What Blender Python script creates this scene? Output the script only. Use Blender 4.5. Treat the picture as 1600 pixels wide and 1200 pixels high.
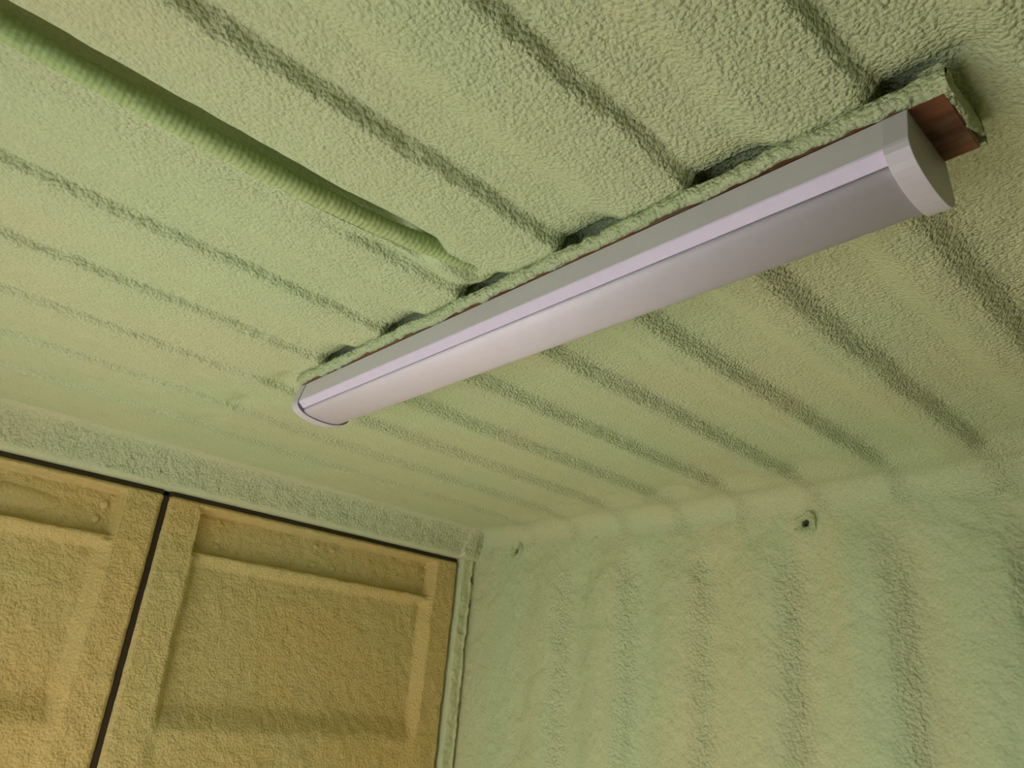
import bpy, bmesh, math, random
import numpy as np
from mathutils import Matrix, Vector

for o in list(bpy.data.objects):
    bpy.data.objects.remove(o, do_unlink=True)
SC = bpy.context.scene
COL = SC.collection

# ------------------------------------------------------------------ camera
CAMZ = 1.69                      # eye height; heights below are written relative to the eye and lifted by CAMZ
RIGHT = (0.72119555, -0.68745874, 0.08530809)
DOWN = (0.32533928, 0.22740800, -0.91784528)
FWD = (0.61158101, 0.68970000, 0.38766297)
cam_d = bpy.data.cameras.new('camera')
cam_d.sensor_fit = 'HORIZONTAL'
cam_d.sensor_width = 36.0
cam_d.lens = 36.0 * 1166.8 / 1600.0
cam_d.clip_start = 0.02
cam = bpy.data.objects.new('camera', cam_d)
COL.objects.link(cam)
m = Matrix.Identity(4)
for i in range(3):
    m[i][0] = RIGHT[i]; m[i][1] = -DOWN[i]; m[i][2] = -FWD[i]
m[2][3] = CAMZ
cam.matrix_world = m
SC.camera = cam

# ------------------------------------------------------------------ sky, sun, daylight through the side opening
world = bpy.data.worlds.new('sky')
SC.world = world
world.use_nodes = True
wn = world.node_tree.nodes; wl = world.node_tree.links
wn.clear()
wo = wn.new('ShaderNodeOutputWorld'); wb = wn.new('ShaderNodeBackground')
wb.inputs['Color'].default_value = (0.80, 0.88, 1.0, 1)
wb.inputs['Strength'].default_value = 1.0
wl.new(wb.outputs[0], wo.inputs[0])

OPEN_Y = (0.30, 1.95)            # the opening in the left wall
OPEN_Z = (0.75, 1.75)

sun_d = bpy.data.lights.new('sun', 'SUN')
sun_d.energy = 24.0
sun_d.color = (1.0, 0.97, 0.95)
sun_d.angle = math.radians(1.0)
sun = bpy.data.objects.new('sun', sun_d)
COL.objects.link(sun)
sdir = Vector((0.80, 0.12, -0.95)).normalized()
sun.rotation_euler = sdir.to_track_quat('-Z', 'Y').to_euler()
sun.location = (-3, 0.5, 5)

ar_d = bpy.data.lights.new('daylight_at_opening', 'AREA')
ar_d.shape = 'RECTANGLE'
ar_d.size = OPEN_Y[1] - OPEN_Y[0]
ar_d.size_y = OPEN_Z[1] - OPEN_Z[0]
ar_d.energy = 10
ar_d.color = (0.95, 0.97, 1.0)
ar = bpy.data.objects.new('daylight_at_opening', ar_d)
COL.objects.link(ar)
ar.location = (-0.56, sum(OPEN_Y) / 2, sum(OPEN_Z) / 2)
ar.rotation_euler = Vector((1, 0, -0.15)).to_track_quat('-Z', 'Y').to_euler()

SC.view_settings.view_transform = 'Standard'
SC.view_settings.look = 'None'
SC.view_settings.gamma = 1.0
SC.view_settings.use_curve_mapping = False
SC.view_settings.exposure = 0.58

# ------------------------------------------------------------------ materials
def lin(r, g, b):
    f = lambda c: (c / 255 / 12.92) if c / 255 <= 0.04045 else ((c / 255 + 0.055) / 1.055) ** 2.4
    return (f(r), f(g), f(b), 1)

def new_mat(name):
    mt = bpy.data.materials.new(name)
    mt.use_nodes = True
    nt = mt.node_tree
    nt.nodes.clear()
    out = nt.nodes.new('ShaderNodeOutputMaterial')
    bs = nt.nodes.new('ShaderNodeBsdfPrincipled')
    nt.links.new(bs.outputs[0], out.inputs[0])
    return mt, nt, bs

def foam_mat(name, c_main, c_alt, c_dirt, size=0.007, height=0.0022, lump_attr=True, seed=0.0, big_scale=(1, 1, 1)):
    """sprayed closed-cell foam: pebbly skin, colour drifting a little over the surface"""
    mt, nt, bs = new_mat(name)
    N = nt.nodes.new; L = nt.links.new
    tc = N('ShaderNodeTexCoord')
    mp = N('ShaderNodeMapping'); mp.inputs['Location'].default_value = (seed, seed * 1.7, seed * 0.6)
    L(tc.outputs['Object'], mp.inputs['Vector'])
    P = mp.outputs['Vector']
    def noise(scale, detail=2.0, rough=0.5):
        n = N('ShaderNodeTexNoise'); n.inputs['Scale'].default_value = scale
        n.inputs['Detail'].default_value = detail; n.inputs['Roughness'].default_value = rough
        L(P, n.inputs['Vector']); return n
    big = noise(2.3, 3.0)
    bm_ = N('ShaderNodeMapping'); bm_.inputs['Scale'].default_value = big_scale
    L(P, bm_.inputs['Vector']); L(bm_.outputs['Vector'], big.inputs['Vector'])
    r1 = N('ShaderNodeValToRGB')
    r1.color_ramp.elements[0].position = 0.36; r1.color_ramp.elements[1].position = 0.66
    r1.color_ramp.elements[0].color = c_main; r1.color_ramp.elements[1].color = c_alt
    L(big.outputs['Fac'], r1.inputs['Fac'])
    fine = noise(1.0 / size * 0.9, 3.0, 0.6)
    r2 = N('ShaderNodeValToRGB')
    r2.color_ramp.elements[0].position = 0.30; r2.color_ramp.elements[1].position = 0.62
    r2.color_ramp.elements[0].color = (0.45, 0.45, 0.45, 1); r2.color_ramp.elements[1].color = (0, 0, 0, 1)
    L(fine.outputs['Fac'], r2.inputs['Fac'])
    mx = N('ShaderNodeMix'); mx.data_type = 'RGBA'
    L(r2.outputs['Color'], mx.inputs['Factor'])
    L(r1.outputs['Color'], mx.inputs['A']); mx.inputs['B'].default_value = c_dirt
    L(mx.outputs['Result'], bs.inputs['Base Color'])
    bs.inputs['Roughness'].default_value = 0.72
    bs.inputs['Specular IOR Level'].default_value = 0.25
    # relief
    vor = N('ShaderNodeTexVoronoi'); vor.feature = 'F1'
    vor.inputs['Scale'].default_value = 1.0 / (size * 1.25)
    warp = noise(1.0 / size * 0.4, 2.0)
    wm = N('ShaderNodeVectorMath'); wm.operation = 'MULTIPLY_ADD'
    L(warp.outputs['Color'], wm.inputs[0]); wm.inputs[1].default_value = (size,) * 3; L(P, wm.inputs[2])
    L(wm.outputs['Vector'], vor.inputs['Vector'])
    inv = N('ShaderNodeMath'); inv.operation = 'SUBTRACT'; inv.inputs[0].default_value = 1.0
    L(vor.outputs['Distance'], inv.inputs[1])
    n2 = noise(1.0 / size * 0.62, 3.0, 0.55)
    add = N('ShaderNodeMath'); add.operation = 'MULTIPLY_ADD'
    L(n2.outputs['Fac'], add.inputs[0]); add.inputs[1].default_value = 1.6; L(inv.outputs[0], add.inputs[2])
    bp = N('ShaderNodeBump'); bp.inputs['Distance'].default_value = height
    L(add.outputs[0], bp.inputs['Height'])
    if lump_attr:
        at = N('ShaderNodeAttribute'); at.attribute_name = 'lump'
        L(at.outputs['Fac'], bp.inputs['Strength'])
    else:
        bp.inputs['Strength'].default_value = 0.8
    L(bp.outputs['Normal'], bs.inputs['Normal'])
    return mt

G_MAIN, G_ALT, G_DIRT = lin(183, 196, 149), lin(191, 194, 149), lin(159, 173, 120)
M_CEIL = foam_mat('green_foam_ceiling', G_MAIN, G_ALT, G_DIRT, 0.0043, 0.0046)
M_WALL = foam_mat('green_foam_wall', lin(181, 194, 149), lin(192, 190, 144), lin(160, 173, 121), 0.0070, 0.0042, seed=3.1, big_scale=(1.0, 2.6, 0.16))
M_SKIN = foam_mat('green_foam_skin', G_MAIN, G_ALT, G_DIRT, 0.0046, 0.0048, lump_attr=False, seed=5.2)
M_HOSE = foam_mat('green_foam_hose', lin(160, 180, 118), lin(168, 180, 120), lin(142, 162, 98), 0.006, 0.0012, lump_attr=False, seed=6.4)
M_HEAD = foam_mat('green_foam_header', lin(184, 192, 150), lin(190, 190, 148), lin(158, 170, 122), 0.0062, 0.0040, seed=7.7)
M_DOOR = foam_mat('mustard_foam_door', lin(196, 170, 104), lin(187, 175, 114), lin(168, 144, 80), 0.0058, 0.0034, seed=9.3)

def plain(name, col, rough=0.5, metal=0.0, spec=0.5, bump=0.0, bscale=80.0):
    mt, nt, bs = new_mat(name)
    n = nt.nodes.new('ShaderNodeTexNoise'); n.inputs['Scale'].default_value = bscale
    tc = nt.nodes.new('ShaderNodeTexCoord'); nt.links.new(tc.outputs['Object'], n.inputs['Vector'])
    r = nt.nodes.new('ShaderNodeValToRGB')
    r.color_ramp.elements[0].color = tuple(c * 0.94 for c in col[:3]) + (1,)
    r.color_ramp.elements[1].color = tuple(min(1, c * 1.04) for c in col[:3]) + (1,)
    nt.links.new(n.outputs['Fac'], r.inputs['Fac']); nt.links.new(r.outputs['Color'], bs.inputs['Base Color'])
    bs.inputs['Roughness'].default_value = rough
    bs.inputs['Metallic'].default_value = metal
    bs.inputs['Specular IOR Level'].default_value = spec
    if bump:
        b = nt.nodes.new('ShaderNodeBump'); b.inputs['Distance'].default_value = bump
        nt.links.new(n.outputs['Fac'], b.inputs['Height']); nt.links.new(b.outputs['Normal'], bs.inputs['Normal'])
    return mt

M_HOUSING = plain('white_painted_housing', lin(196, 190, 190), 0.5)
M_BEZEL = plain('white_glossy_bezel', lin(202, 191, 206), 0.4)
M_DIFF = plain('opal_diffuser', lin(210, 203, 207), 0.45)
M_CAP = plain('white_plastic_cap', lin(188, 182, 184), 0.45)
M_SEAM = plain('grey_seam', lin(120, 108, 122), 0.6)
M_RUBBER = plain('dark_brown_rubber', lin(60, 46, 20), 0.7, bump=0.001)
M_DARK = plain('dark_steel', lin(70, 72, 66), 0.5, 0.3)
M_PLY = plain('pale_bounce_floor', lin(196, 184, 178), 0.6, bump=0.001, bscale=12)  # unseen floor, coloured paler than brown plywood to bounce more light
M_FRAME = plain('grey_painted_frame', lin(150, 150, 145), 0.5)
M_GROUND = plain('pale_gravel_ground', lin(170, 160, 145), 0.9, bump=0.01, bscale=30)

def wood_mat():
    mt, nt, bs = new_mat('stained_wood')
    N = nt.nodes.new; L = nt.links.new
    tc = N('ShaderNodeTexCoord'); mp = N('ShaderNodeMapping')
    mp.inputs['Scale'].default_value = (60, 7, 60); L(tc.outputs['Object'], mp.inputs['Vector'])
    n = N('ShaderNodeTexNoise'); n.inputs['Scale'].default_value = 1.0; n.inputs['Detail'].default_value = 6
    L(mp.outputs[0], n.inputs['Vector'])
    r = N('ShaderNodeValToRGB')
    r.color_ramp.elements[0].position = 0.3; r.color_ramp.elements[1].position = 0.72
    r.color_ramp.elements[0].color = lin(82, 42, 22); r.color_ramp.elements[1].color = lin(138, 84, 52)
    L(n.outputs['Fac'], r.inputs['Fac'])
    n2 = N('ShaderNodeTexNoise'); n2.inputs['Scale'].default_value = 28; n2.inputs['Detail'].default_value = 3
    L(tc.outputs['Object'], n2.inputs['Vector'])
    r2 = N('ShaderNodeValToRGB'); r2.color_ramp.elements[0].position = 0.5; r2.color_ramp.elements[1].position = 0.66
    L(n2.outputs['Fac'], r2.inputs['Fac'])
    mx = N('ShaderNodeMix'); mx.data_type = 'RGBA'; L(r2.outputs['Color'], mx.inputs['Factor'])
    L(r.outputs['Color'], mx.inputs['A']); mx.inputs['B'].default_value = lin(112, 88, 66)
    L(mx.outputs['Result'], bs.inputs['Base Color']); bs.inputs['Roughness'].default_value = 0.6
    return mt
M_WOOD = wood_mat()

# ------------------------------------------------------------------ helpers
_rs = np.random.RandomState(11)
_TAB = _rs.rand(256, 256)

def vn(u, v, size, seed=0):
    """smooth value noise in 0..1, cell `size` metres"""
    u = np.asarray(u, float) / size + seed * 17.31; v = np.asarray(v, float) / size + seed * 9.77
    iu = np.floor(u).astype(int); iv = np.floor(v).astype(int)
    fu = u - iu; fv = v - iv
    fu = fu * fu * fu * (fu * (fu * 6 - 15) + 10); fv = fv * fv * fv * (fv * (fv * 6 - 15) + 10)
    g = lambda a, b: _TAB[a & 255, b & 255]
    return (g(iu, iv) * (1 - fu) + g(iu + 1, iv) * fu) * (1 - fv) + (g(iu, iv + 1) * (1 - fu) + g(iu + 1, iv + 1) * fu) * fv

def sst(a, b, t):
    s = np.clip((np.asarray(t, float) - a) / (b - a), 0, 1)
    return s * s * (3 - 2 * s)

def link(o, parent=None, mat=None, **props):
    COL.objects.link(o)
    if parent is not None:
        o.parent = parent
    if mat is not None:
        o.data.materials.append(mat)
    for k, v in props.items():
        o[k] = v
    return o

def empty(name, loc, **props):
    o = bpy.data.objects.new(name, None)
    o.empty_display_size = 0.1
    o.location = loc
    return link(o, **props)

def grid(name, X, Y, Z, mat, parent=None, lump=None, flip=False, keep=None, smooth=True, **props):
    """a surface from three (n,m) coordinate arrays; heights relative to the eye"""
    n, mm = X.shape
    co = np.stack([X, Y, Z + CAMZ], -1).reshape(-1, 3)
    if parent is not None:
        co = co - np.array(parent.location)
    idx = np.arange(n * mm).reshape(n, mm)
    q = np.stack([idx[:-1, :-1], idx[1:, :-1], idx[1:, 1:], idx[:-1, 1:]], -1)
    if keep is not None:
        q = q[keep]
    q = q.reshape(-1, 4)
    if flip:
        q = q[:, ::-1]
    me = bpy.data.meshes.new(name)
    me.vertices.add(len(co)); me.vertices.foreach_set('co', co.astype(np.float32).ravel())
    me.loops.add(q.size); me.loops.foreach_set('vertex_index', q.astype(np.int32).ravel())
    me.polygons.add(len(q)); me.polygons.foreach_set('loop_start', (np.arange(len(q)) * 4).astype(np.int32))
    me.polygons.foreach_set('loop_total', np.full(len(q), 4, np.int32))
    if smooth:
        me.polygons.foreach_set('use_smooth', np.ones(len(q), bool))
    me.update(calc_edges=True)
    if lump is not None:
        a = me.attributes.new('lump', 'FLOAT', 'POINT')
        a.data.foreach_set('value', np.clip(np.broadcast_to(lump, (n, mm)), 0, 1).astype(np.float32).ravel())
    me.validate()
    return link(bpy.data.objects.new(name, me), parent, mat, **props)

def prism_y(name, pts, y0, y1, mat, parent=None, bevel=0.0, smooth=False, **props):
    """closed (x,z) outline extruded along y"""
    bm = bmesh.new()
    off = Vector(parent.location) if parent is not None else Vector((0, 0, 0))
    a = [bm.verts.new(Vector((x, y0, z + CAMZ)) - off) for x, z in pts]
    b = [bm.verts.new(Vector((x, y1, z + CAMZ)) - off) for x, z in pts]
    n = len(pts)
    for i in range(n):
        f = bm.faces.new((a[i], a[(i + 1) % n], b[(i + 1) % n], b[i])); f.smooth = smooth
    bm.faces.new(a[::-1]); bm.faces.new(b)
    bmesh.ops.recalc_face_normals(bm, faces=bm.faces[:])
    if bevel:
        ed = [e for e in bm.edges if not e.smooth or e.calc_face_angle(0) > 0.9]
        bmesh.ops.bevel(bm, geom=ed, offset=bevel, segments=2, affect='EDGES', profile=0.6)
    me = bpy.data.meshes.new(name); bm.to_mesh(me); bm.free()
    return link(bpy.data.objects.new(name, me), parent, mat, **props)

def boxes(name, bl, mat, parent=None, bevel=0.0, **props):
    """axis boxes (x0,x1,y0,y1,z0,z1), world heights, into one part"""
    bm = bmesh.new()
    off = Vector(parent.location) if parent is not None else Vector((0, 0, 0))
    for (x0, x1, y0, y1, z0, z1) in bl:
        r = bmesh.ops.create_cube(bm, size=1.0)
        bmesh.ops.scale(bm, vec=(x1 - x0, y1 - y0, z1 - z0), verts=r['verts'])
        bmesh.ops.translate(bm, vec=Vector(((x0 + x1) / 2, (y0 + y1) / 2, (z0 + z1) / 2)) - off, verts=r['verts'])
    if bevel:
        bmesh.ops.bevel(bm, geom=bm.edges[:], offset=bevel, segments=2, affect='EDGES')
    me = bpy.data.meshes.new(name); bm.to_mesh(me); bm.free()
    return link(bpy.data.objects.new(name, me), parent, mat, **props)

def axis(*seg):
    out = []
    for a, b, s in seg:
        n = max(1, int(round((b - a) / s)))
        out.append(np.linspace(a, b, n + 1)[:-1])
    return np.concatenate(out + [np.array([seg[-1][1]])])

XL, XR = -0.474, 1.95            # left and right wall faces
YB, YD = -3.50, 2.33             # back wall, door plane
ZR = 0.60                        # underside of the roof ridges above the eye
ZF = -CAMZ                       # floor

# ------------------------------------------------------------------ ceiling
PITCH, Y0 = 0.2205, 0.205
def ceiling_z(X, Y):
    k = np.round((Y - (Y0 - 0.045)) / PITCH)
    yy = Y - (Y0 + k * PITCH)                        # 0 at the steep far edge of a recess
    wob = (vn(X, Y, 0.11, 1) - 0.5) * 0.008 + (vn(X, Y, 0.03, 2) - 0.5) * 0.004
    side = sst(0.55, 0.95, X)                        # the foam lies softer beyond the lamp
    c = 0.004 + 0.034 * side
    w = 0.007 + 0.012 * side
    rag = (vn(X, Y, 0.011, 3) - 0.5) * 0.009 * (1 - side)
    far = 1 - sst(c - w, c + w, yy + wob + rag)
    near = sst(-0.125, -0.070, yy + wob * 0.7)
    rec = far * near
    left = 0.010 + 0.006 * (np.abs(k - 2) < 0.5) + 0.003 * (k < 1.5)
    dep = (left + (0.022 - left) * side + 0.012 * np.exp(-((X - 0.655) / 0.030) ** 2)) * (1 - 0.4 * sst(1.35, 2.0, Y))
    fill = (np.abs(k - 3) < 0.5) * (1 - sst(0.34, 0.50, X))
    rec = rec * (1 - fill) * (1 - 0.12 * np.exp(-((X - 0.64) / 0.08) ** 2))
    ends = (1 - sst(1.78, 1.88, X + wob)) * sst(XL + 0.06, XL + 0.16, X)
    run = 1 - sst(1.98, 2.06, Y)
    z = ZR + dep * rec * ends * run
    # sharp undercut crease of the first coats, left of the lamp
    cre = np.exp(-((yy + wob * 0.8 + 0.006) / 0.007) ** 2) * (1 - sst(0.50, 0.72, X)) * run
    z = z + 0.005 * cre * ends * (1 - fill)
    # the deep slot in which the hose lies
    sl = sst(0.776, 0.796, Y + wob * 0.5) * (1 - sst(0.836, 0.842, Y)) * (1 - sst(0.44, 0.56, X))
    z = z + 0.060 * sl
    # lumps where the hose dives towards the lamp
    lp = sst(0.50, 0.56, X) * (1 - sst(0.63, 0.66, X)) * np.exp(-((Y - 0.815) / 0.035) ** 2)
    z = z - lp * (0.018 * vn(X, Y, 0.028, 5) + 0.006)
    # bare cavity left above the board, which was fixed up before the foam was sprayed
    cav = sst(0.655, 0.661, X) * (1 - sst(0.748, 0.754, X)) * sst(0.150, 0.156, Y) * (1 - sst(1.405, 1.411, Y))
    z = z + 0.030 * cav * np.clip(rec * 2.2, 0, 1)
    # cove to the side walls
    r = 0.075
    t = np.clip(X - (XR - r), 0, r * 0.999); z = z - (r - np.sqrt(r * r - t * t))
    t = np.clip((XL + r) - X, 0, r * 0.999); z = z - (r - np.sqrt(r * r - t * t))
    # skin
    z = z - 0.0022 * (vn(X, Y, 0.06, 6) - 0.5) - 0.0014 * (vn(X, Y, 0.020, 7) - 0.5)
    lump = 0.55 + 0.4 * np.exp(-((yy - c) / 0.03) ** 2) * run * (0.4 + 0.6 * side) - 0.35 * sl
    lump = lump - 0.08 * sst(0.9, 1.7, Y) + 0.25 * (1 - sst(0.2, 0.7, Y))
    return z, lump

ax = axis((XL, -0.16, 0.02), (-0.16, 1.930, 0.0042), (1.930, 1.944, 0.0016), (1.944, XR - 0.0002, 0.0005))
ay = axis((YB, -0.25, 0.03), (-0.25, 2.30, 0.0042))
X, Y = np.meshgrid(ax, ay, indexing='ij')
Z, lu = ceiling_z(X, Y)
grid('ceiling', X, Y, Z, M_CEIL, lump=lu, flip=True, kind='structure', category='ceiling',
     label='pale green sprayed foam ceiling with corrugations running across')

# ------------------------------------------------------------------ right wall
LASH = [(2.082, 0.520, 0.95), (0.943, 0.511, 1.0)]
def wall_x(Y, Z):
    ph = (Y - 0.722 + 0.035) / 0.278
    wob = (vn(Y, Z, 0.16, 21) - 0.5) * 0.05
    p = (ph + wob) % 1.0
    # recess just before the slope at p~0.12, ridge after it
    prof = sst(-0.04, 0.32, p) + sst(0.96, 1.32, p) - sst(0.46, 0.92, p)
    top = 1 - sst(0.36, 0.52, Z + (vn(Y, Z, 0.07, 22) - 0.5) * 0.05)
    run = 1 - sst(1.86, 2.05, Y)
    x = XR + 0.029 * (0.5 - prof) * top * run
    x = x - 0.0045 * (vn(Y, Z, 0.05, 23) - 0.5) - 0.0038 * (vn(Y, Z * 1.0, 0.020, 24) - 0.5)
    slope = np.exp(-((p - 0.12) / 0.12) ** 2) + np.exp(-((p - 1.12) / 0.12) ** 2)
    lump = 0.38 + 0.60 * slope * top * run
    return x, lump
wy = axis((YB, -0.1, 0.03), (-0.1, 2.322, 0.005))
wz = axis((ZF, -0.75, 0.03), (-0.75, 0.546, 0.005))
Y, Z = np.meshgrid(wy, wz, indexing='ij')
Xw, lu = wall_x(Y, Z)
cy = (Y[:-1, :-1] + Y[1:, 1:]) / 2; cz = (Z[:-1, :-1] + Z[1:, 1:]) / 2
keep = np.ones(cy.shape, bool)
for ly, lz, s in LASH:
    keep &= ((cy - ly) ** 2 + (cz - lz) ** 2) > (0.0215 * s) ** 2
grid('wall_right', Xw, Y, Z, M_WALL, lump=lu, keep=keep, flip=False, kind='structure', category='wall',
     label='pale green foam side wall with soft vertical corrugations')

# ------------------------------------------------------------------ header over the doors and the corner posts
def header():
    prof = [(2.205, 0.602), (2.228, 0.599), (2.246, 0.592), (2.260, 0.581), (2.270, 0.568), (2.278, 0.554), (2.285, 0.539), (2.291, 0.524),
            (2.296, 0.512), (2.300, 0.503), (2.305, 0.496), (2.313, 0.492), (2.33, 0.491), (2.37, 0.491), (2.40, 0.493)]
    P = np.array(prof)
    s = np.concatenate([[0], np.cumsum(np.hypot(*(P[1:] - P[:-1]).T))])
    sv = axis((0, s[10], 0.0045), (s[10], s[-1], 0.006))
    py = np.interp(sv, s, P[:, 0]); pz = np.interp(sv, s, P[:, 1])
    hx = axis((XL, -0.1, 0.02), (-0.1, 1.948, 0.005))
    X, S = np.meshgrid(hx, sv, indexing='ij')
    Y = np.broadcast_to(py, X.shape).copy(); Z = np.broadcast_to(pz, X.shape).copy()
    face = sst(0.03, 0.06, S) * (1 - sst(s[8], s[10], S))
    d = face * (0.006 * (vn(X, S, 0.03, 31) - 0.5) + 0.004 * (vn(X, S, 0.013, 32) - 0.5)) + 0.004 * (vn(X, S * 0.3, 0.06, 33) - 0.5)
    Y -= d
    # gusset at the corner casting
    g = sst(1.853, 1.862, X) * (1 - sst(1.900, 1.940, X)) * sst(0.02, 0.05, S) * (1 - sst(s[9], s[11], S))
    Y -= 0.012 * g
    lump = 0.15 + 0.85 * face
    grid('trim_1', X, Y, Z, M_HEAD, lump=lump, flip=True, kind='structure', category='header',
         label='green foam covered header beam above the two doors')
header()

def post(name, xa, xb, sgn, label):
    """strip beside the door; the crack lies on the wall side"""
    u = axis((0, 0.094, 0.002)); z = axis((ZF, -0.75, 0.03), (-0.75, 0.55, 0.004))
    U, Z = np.meshgrid(u, z, indexing='ij')
    X = xa + sgn * U
    Y = 2.318 - 0.006 * np.sin(np.clip(U / 0.066, 0, 1) * math.pi) + 0.02 * sst(0.072, 0.082, U) + 0.035 * (1 - sst(0.0, 0.008, U))
    Y -= 0.004 * (vn(U, Z, 0.012, 41) - 0.5) + 0.005 * (vn(U, Z, 0.035, 42) - 0.5)
    cw = 0.060 + (vn(Z * 0, Z, 0.02, 43) - 0.5) * 0.007
    half = 0.0058 * (1 - sst(0.345, 0.352, Z)) * (0.5 + vn(Z * 0, Z, 0.03, 44)) + 0.0095 * np.exp(-((Z - 0.418) / 0.013) ** 4)
    cr = 1 - sst(half * 0.8, half + 0.0015, np.abs(U - cw))
    cr = cr * (half > 0.0008)
    Y += 0.035 * cr
    # rounded bead at the wall side
    Y -= 0.006 * np.exp(-((U - cw + 0.010) / 0.007) ** 2)
    grid(name, X, Y, Z, M_WALL, lump=0.25 + 0 * U, flip=(sgn < 0), kind='structure', category='door frame', label=label)
post('trim_2', 1.880, 1.956, 1, 'foam covered door post with a vertical crack beside the corrugated wall')
post('trim_3', -0.404, -0.480, -1, 'foam covered door post at the far left of the doors')

# ------------------------------------------------------------------ doors
LEAF = 1.131
def door_y(U, Z, side):
    st = 0.105
    wob = (vn(U, Z, 0.05, 51 + side) - 0.5) * 0.006
    w = 0.036
    inn = sst(st - 0.004, st + w, U + wob) * (1 - sst(LEAF - st - w, LEAF - st + 0.004, U + wob))
    inn_c = sst(st - 0.004, st + 0.012, U + wob) * (1 - sst(LEAF - st - 0.020, LEAF - st + 0.004, U + wob))
    pan = 0.020 + 0.022 * (1 - sst(0.288, 0.320, Z))
    pan = pan - 0.034 * (1 - sst(-0.170, -0.080, Z))
    pan = pan + 0.036 * (1 - sst(-0.52, -0.46, Z))
    chan = sst(0.329, 0.337, Z + wob * 0.4) * (1 - sst(0.452, 0.464, Z + wob * 0.5))
    d = np.where(Z > 0.320, inn_c * (0.018 * (1 - chan) * (1 - sst(0.34, 0.45, Z)) + 0.046 * chan), inn * pan)
    # rounded leaf edges
    d = d + 0.012 * (1 - sst(0.0, 0.010, U)) + 0.012 * (1 - sst(0.0, 0.010, LEAF - U)) + 0.008 * (1 - sst(0.0, 0.006, 0.476 - Z))
    d = d - 0.0042 * (vn(U, Z, 0.03, 54 + side) - 0.5) - 0.0030 * (vn(U, Z, 0.013, 55 + side) - 0.5)
    return YD + d

def door(name, side, label, bolts):
    xs = (lambda u: 0.7445 + u) if side == 0 else (lambda u: 0.7265 - u)
    root = empty(name, (xs(LEAF / 2), YD + 0.05, 0.0), kind='structure', category='door', label=label)
    zs_low = axis((ZF + 0.012, -0.62, 0.03), (-0.62, 0.322, 0.0048))
    zs_top = axis((0.322, 0.476, 0.0028))
    zs_all = np.concatenate([zs_low, zs_top[1:]])
    def part(pn, u, z, lump):
        U, Z = np.meshgrid(u, z, indexing='ij')
        Y = door_y(U, Z, side)
        grid(pn, xs(U), Y, Z, M_DOOR, root, lump=lump + 0 * U, flip=(side == 1))
    part('stile', axis((0, 0.100, 0.0045)), zs_all, 0.75)
    part('stile', axis((LEAF - 0.100, LEAF, 0.0045)), zs_all, 0.6)
    part('top_channel', axis((0.100, LEAF - 0.100, 0.0048)), zs_top, 0.6)
    part('panel', axis((0.100, LEAF - 0.100, 0.0048)), zs_low, 0.7)
    # foam covered bolt heads and plates in the channel
    for (px, pz, rx, rz) in bolts:
        n, k = 14, 5
        A, B = np.meshgrid(np.linspace(0, 2 * math.pi, n + 1), np.linspace(0, 1, k + 1), indexing='ij')
        rr = B
        X = px + rx * rr * np.cos(A); Zz = pz + rz * rr * np.sin(A)
        Y = YD + 0.052 - 0.0125 * (1 - B ** 3)
        grid('bolt_head', X, Y, Zz, M_DOOR, root, lump=0.35 + 0 * X, flip=True)
    # rubber seal standing behind the leaf edge
    if side == 0:
        boxes('gasket', [(0.728, 0.752, YD + 0.020, YD + 0.06, 0.012, CAMZ + 0.478)], M_RUBBER, root, 0.003)
    else:
        boxes('gasket', [(0.716, 0.7275, YD + 0.024, YD + 0.06, 0.012, CAMZ + 0.478)], M_RUBBER, root, 0.003)
    x0, x1 = sorted((xs(0), xs(LEAF)))
    boxes('gasket', [(x0, x1, YD + 0.012, YD + 0.06, CAMZ + 0.470, CAMZ + 0.4905)], M_RUBBER, root, 0.003)
    boxes('door_skin', [(x0 - 0.03, x1 + 0.03 if side == 0 else x1 + 0.005, YD + 0.062, YD + 0.075, 0.0, CAMZ + 0.55)], M_DARK, root)
door('door_1', 0, 'mustard foam covered door leaf on the right, its inner seam on the left edge',
     [(0.930, 0.430, 0.015, 0.010), (0.935, 0.362, 0.013, 0.012), (1.274, 0.428, 0.014, 0.012), (1.343, 0.428, 0.014, 0.012),
      (1.276, 0.366, 0.014, 0.012), (1.351, 0.366, 0.014, 0.012)])
door('door_2', 1, 'mustard foam covered door leaf on the left, cut off by the picture edge',
     [(0.585, 0.418, 0.016, 0.017), (0.572, 0.372, 0.014, 0.016), (0.36, 0.392, 0.135, 0.038)])

# ------------------------------------------------------------------ floor, left wall with its opening, back wall, ground outside
boxes('floor', [(XL - 0.06, XR + 0.05, YB - 0.05, YD + 0.10, -0.05, 0.0)], M_PLY, kind='structure', category='floor',
      label='plywood container floor below the picture, coloured pale to bounce light up')
HT = CAMZ + ZR
oy0, oy1 = OPEN_Y; oz0, oz1 = OPEN_Z
boxes('wall_left', [(XL - 0.05, XL, YB, oy0, 0, HT), (XL - 0.05, XL, oy1, YD + 0.08, 0, HT), (XL - 0.05, XL, oy0, oy1, 0, oz0), (XL - 0.05, XL, oy0, oy1, oz1, HT)],
      M_SKIN, kind='structure', category='wall', label='pale green foam side wall with the daylight opening')
boxes('wall_back', [(XL - 0.05, XR + 0.05, YB - 0.05, YB, 0, HT)], M_SKIN, kind='structure', category='wall',
      label='pale green foam end wall behind the camera')
boxes('window_1', [(XL - 0.06, XL + 0.012, oy0 - 0.04, oy0, oz0 - 0.04, oz1 + 0.04), (XL - 0.06, XL + 0.012, oy1, oy1 + 0.04, oz0 - 0.04, oz1 + 0.04),
                   (XL - 0.06, XL + 0.012, oy0, oy1, oz0 - 0.04, oz0), (XL - 0.06, XL + 0.012, oy0, oy1, oz1, oz1 + 0.04)], M_FRAME,
      kind='structure', category='window', label='open grey framed window in the left wall')
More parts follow.
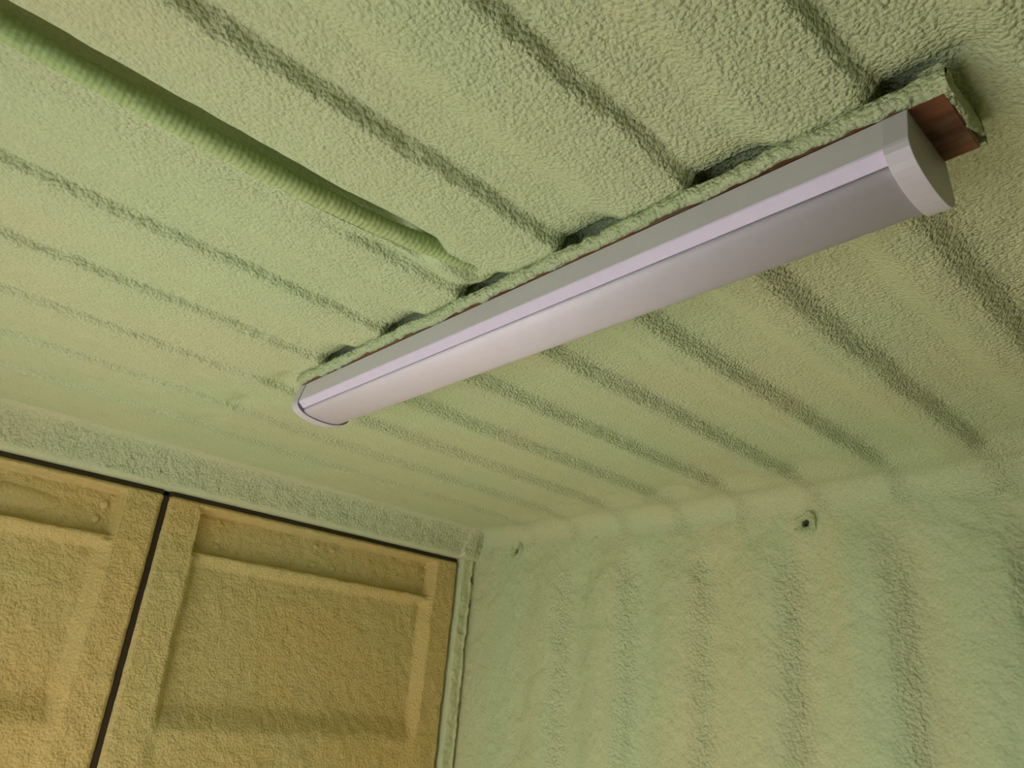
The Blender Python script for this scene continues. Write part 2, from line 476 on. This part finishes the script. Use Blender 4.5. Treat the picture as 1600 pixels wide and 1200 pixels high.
# ------------------------------------------------------------------ mounting board
BX0, BX1, BY0, BY1, BZ0, BZ1 = 0.652, 0.756, 0.146, 1.418, 0.575, 0.599
board = empty('mounting_board', ((BX0 + BX1) / 2, (BY0 + BY1) / 2, CAMZ + BZ1), category='board',
              label='brown wooden board on the ceiling that the lamp is screwed to, edges coated in foam')
boxes('board', [(BX0, BX1, BY0, BY1, CAMZ + BZ0, CAMZ + BZ1)], M_WOOD, board, 0.0015)

def skin(side):
    ys = axis((BY0 - 0.005, BY1 + 0.004, 0.0030))
    base = np.array([(0.030, 0.6015), (0.014, 0.6022), (0.002, 0.602), (-0.005, 0.6005), (-0.0085, 0.597), (-0.0095, 0.591), (-0.0085, 0.586), (-0.006, 0.582), (-0.0015, 0.5805), (0.002, 0.581)])
    k = np.arange(len(base))
    Yg, K = np.meshgrid(ys, k, indexing='ij')
    dx = base[K, 0]; dz = base[K, 1]
    if side == 1:
        dx = np.where(K < 3, 0.004, dx); dz = np.where(K < 3, 0.645 - 0.013 * K, dz)  # unseen side raised into the recesses to shut light out above the board
    wv = (vn(Yg, 0 * Yg, 0.05, 61 + side) - 0.5) * 0.007 + (vn(Yg, 0 * Yg, 0.014, 62 + side) - 0.5) * 0.005
    low = sst(3.5, 7.5, K)
    dz = dz + wv * low - 0.002 * low
    if side == 0:
        # thick flap of foam hanging over the near end
        fl = 1 - sst(0.176, 0.196, Yg)
        dz = dz - fl * low * (0.0035 + 0.004 * vn(Yg, Yg * 0, 0.012, 66))
        dx = dx + fl * sst(7.2, 9, K) * (0.003 + 0.009 * vn(Yg, Yg * 0, 0.016, 67))
    dz = np.maximum(dz, 0.5753)
    dx = dx - 0.0045 * (vn(Yg, dz, 0.016, 63 + side) - 0.5) * (K > 1) - 0.003 * (vn(Yg, dz, 0.008, 64) - 0.5) * (K > 1)
    Xg = (BX0 + dx) if side == 0 else (BX1 - dx)
    grid('foam_skin', Xg, Yg, dz, M_SKIN, board, flip=(side == 0))
skin(0); skin(1)
def rim():
    xs = axis((BX0 - 0.008, BX1 - 0.002, 0.0035))
    base = np.array([(0.020, 0.604), (0.0, 0.605), (-0.004, 0.603), (-0.0058, 0.597), (-0.0058, 0.588), (-0.005, 0.582), (-0.0035, 0.5775), (-0.001, 0.5765), (0.003, 0.5775)])
    k = np.arange(len(base))
    Xg, K = np.meshgrid(xs, k, indexing='ij')
    dy = base[K, 0] - 0.004 * (vn(Xg, K * 0.01, 0.014, 71) - 0.5); dz = base[K, 1] + 0.003 * (vn(Xg, K * 0.01, 0.012, 72) - 0.5)
    lw = sst(3, 7, K) * sst(BX1 - 0.035, BX1 - 0.005, Xg)
    dz = dz + 0.012 * lw
    dz = np.maximum(dz, 0.5753)
    grid('foam_rim', Xg, BY0 + dy, dz, M_SKIN, board, flip=False)
rim()

# ------------------------------------------------------------------ the lamp (switched off)
LC = 0.704
lamp = empty('linear_lamp', (LC, 0.80, CAMZ + 0.575), category='lamp',
             label='long white batten lamp, switched off, mounted under the ceiling')
LY0, LY1 = 0.200, 1.392
HB, SHD, CH = (0.052, 0.5745), (0.0615, 0.533), (0.0475, 0.5210)
mir = lambda pts: [(LC + x, z) for x, z in pts]
prism_y('housing', mir([(-HB[0], HB[1]), (-SHD[0], SHD[1]), (-SHD[0] + 0.004, SHD[1] - 0.001), (SHD[0] - 0.004, SHD[1] - 0.001), (SHD[0], SHD[1]), (HB[0], HB[1])]), LY0, LY1, M_HOUSING, lamp)
for s in (-1, 1):
    prism_y('bezel', mir([(s * SHD[0], SHD[1] - 0.0002), (s * (SHD[0] - 0.0008), SHD[1] - 0.0022), (s * (CH[0] + 0.0008), CH[1] - 0.0004), (s * CH[0], CH[1] + 0.0006), (s * (CH[0] - 0.002), SHD[1] - 0.0012), (s * (SHD[0] - 0.004), SHD[1] - 0.0012)]),
            LY0, LY1, M_BEZEL, lamp)
    prism_y('seam', mir([(s * CH[0], CH[1] + 0.0012), (s * (CH[0] - 0.0022), CH[1] + 0.0004), (s * (CH[0] - 0.004), CH[1] + 0.004), (s * CH[0], CH[1] + 0.006)]), LY0, LY1, M_SEAM, lamp)
n = 20
arc = [((CH[0] - 0.0012) * math.cos(t), 0.5205 - 0.0135 * math.sin(t) ** 0.75) for t in np.linspace(0, math.pi, n + 1)]
prism_y('diffuser', mir(arc + [(-CH[0] + 0.004, 0.526), (CH[0] - 0.004, 0.526)]), LY0, LY1, M_DIFF, lamp, smooth=True)
cap = [(-HB[0] - 0.0012, HB[1] + 0.0001), (-SHD[0] - 0.0016, SHD[1] + 0.001)]
cap += [((SHD[0] + 0.0016) * -math.cos(t), SHD[1] - 0.0285 * math.sin(t) ** 0.8) for t in np.linspace(0.06, math.pi - 0.06, 18)]
cap += [(SHD[0] + 0.0016, SHD[1] + 0.001), (HB[0] + 0.0012, HB[1] + 0.0001)]
prism_y('end_cap', mir(cap), 0.1805, 0.2050, M_CAP, lamp, bevel=0.0008)
prism_y('end_cap', mir(cap), 1.3885, 1.4130, M_CAP, lamp, bevel=0.0008)
prism_y('seam', mir([(x * 0.992, 0.54 + (z - 0.54) * 0.985) for x, z in cap]), 1.3868, 1.3890, M_SEAM, lamp)

# ------------------------------------------------------------------ ribbed hose in the ceiling slot
def hose():
    root_loc = (0.1, 0.830, CAMZ + ZR)
    path = np.array([(-0.470, 0.836, 0.609), (-0.20, 0.835, 0.609), (0.0, 0.831, 0.608), (0.15, 0.832, 0.608), (0.30, 0.829, 0.607), (0.42, 0.819, 0.606), (0.50, 0.806, 0.606), (0.56, 0.802, 0.611), (0.60, 0.800, 0.616), (0.640, 0.796, 0.622)])
    s = np.concatenate([[0], np.cumsum(np.linalg.norm(path[1:] - path[:-1], axis=1))])
    sv = axis((0, 0.25, 0.004), (0.25, s[-1], 0.0013))
    P = np.stack([np.interp(sv, s, path[:, i]) for i in range(3)], -1)
    kern = np.ones(61) / 61
    for i in (1, 2):
        P[:, i] = np.convolve(np.pad(P[:, i], 30, mode='edge'), kern, mode='valid')
    A = np.linspace(0, 2 * math.pi, 19)
    S, AA = np.meshgrid(sv, A, indexing='ij')
    rib = np.sin(S * 2 * math.pi / 0.0078)
    R = 0.0140 + 0.0006 * rib + 0.0018 * (vn(S, AA * 0.015, 0.02, 81) - 0.5) + 0.004 * sst(0.93, 1.02, S) * (vn(S, AA * 0.015, 0.03, 82) - 0.3)
    X = P[:, :1] + 0 * AA
    Y = P[:, 1:2] + R * np.cos(AA); Z = P[:, 2:3] + R * np.sin(AA)
    o = grid('ribbed_hose', X, Y, Z, M_HOSE, flip=False, category='hose',
             label='ribbed cable hose sprayed green, lying in the dark ceiling slot left of the lamp')
    return o
hose()

# ------------------------------------------------------------------ lashing eyes at the top of the wall
def lash(ly, lz, s, label):
    root = empty('lashing_eye', (XR, ly, CAMZ + lz), category='lashing eye', group='lashing eyes in the wall top', label=label)
    A, K = np.meshgrid(np.linspace(0, 2 * math.pi, 41), np.arange(12), indexing='ij')
    prof = np.array([(0.040, 0.010), (0.0365, 0.004), (0.036, -0.0085), (0.0335, -0.0125), (0.028, -0.0135), (0.022, -0.0120), (0.017, -0.0085), (0.0125, -0.003), (0.0105, 0.003), (0.0105, 0.012), (0.012, 0.03), (0.012, 0.05)])
    r = prof[K, 0] * s * (1 + 0.10 * (vn(np.cos(A) * 0.1, np.sin(A) * 0.1, 0.05, 91) - 0.5)); h = prof[K, 1] * s
    # the collar stands proud only on its lower, nearer side
    lobe = 0.06 + 0.94 * np.clip(0.5 + 0.75 * np.cos(A - math.radians(215)), 0, 1)
    h = np.where((K > 0) & (K < 8), h * lobe, h)
    Y = ly + r * np.cos(A); Z = lz + r * np.sin(A)
    grid('foam_collar', XR + h, Y, Z, M_SKIN, root, flip=False)
    bm = bmesh.new()
    bmesh.ops.create_uvsphere(bm, u_segments=14, v_segments=8, radius=0.0085 * s)
    bmesh.ops.translate(bm, vec=(0.023 * s, -0.003 * s, 0.004 * s), verts=bm.verts[:])
    for f in bm.faces: f.smooth = True
    me = bpy.data.meshes.new('steel_pin'); bm.to_mesh(me); bm.free()
    link(bpy.data.objects.new('steel_pin', me), root, M_DARK)
    bm = bmesh.new()
    bmesh.ops.create_cube(bm, size=1.0)
    bmesh.ops.scale(bm, vec=(0.01, 0.05 * s, 0.05 * s), verts=bm.verts[:])
    bmesh.ops.translate(bm, vec=(0.055 * s, 0, 0), verts=bm.verts[:])
    me = bpy.data.meshes.new('back_plate'); bm.to_mesh(me); bm.free()
    link(bpy.data.objects.new('back_plate', me), root, M_DARK)
lash(*LASH[0], 'small dark lashing hole in the wall top close to the doors')
lash(*LASH[1], 'larger dark lashing hole with a crescent collar, in the wall top away from the doors')
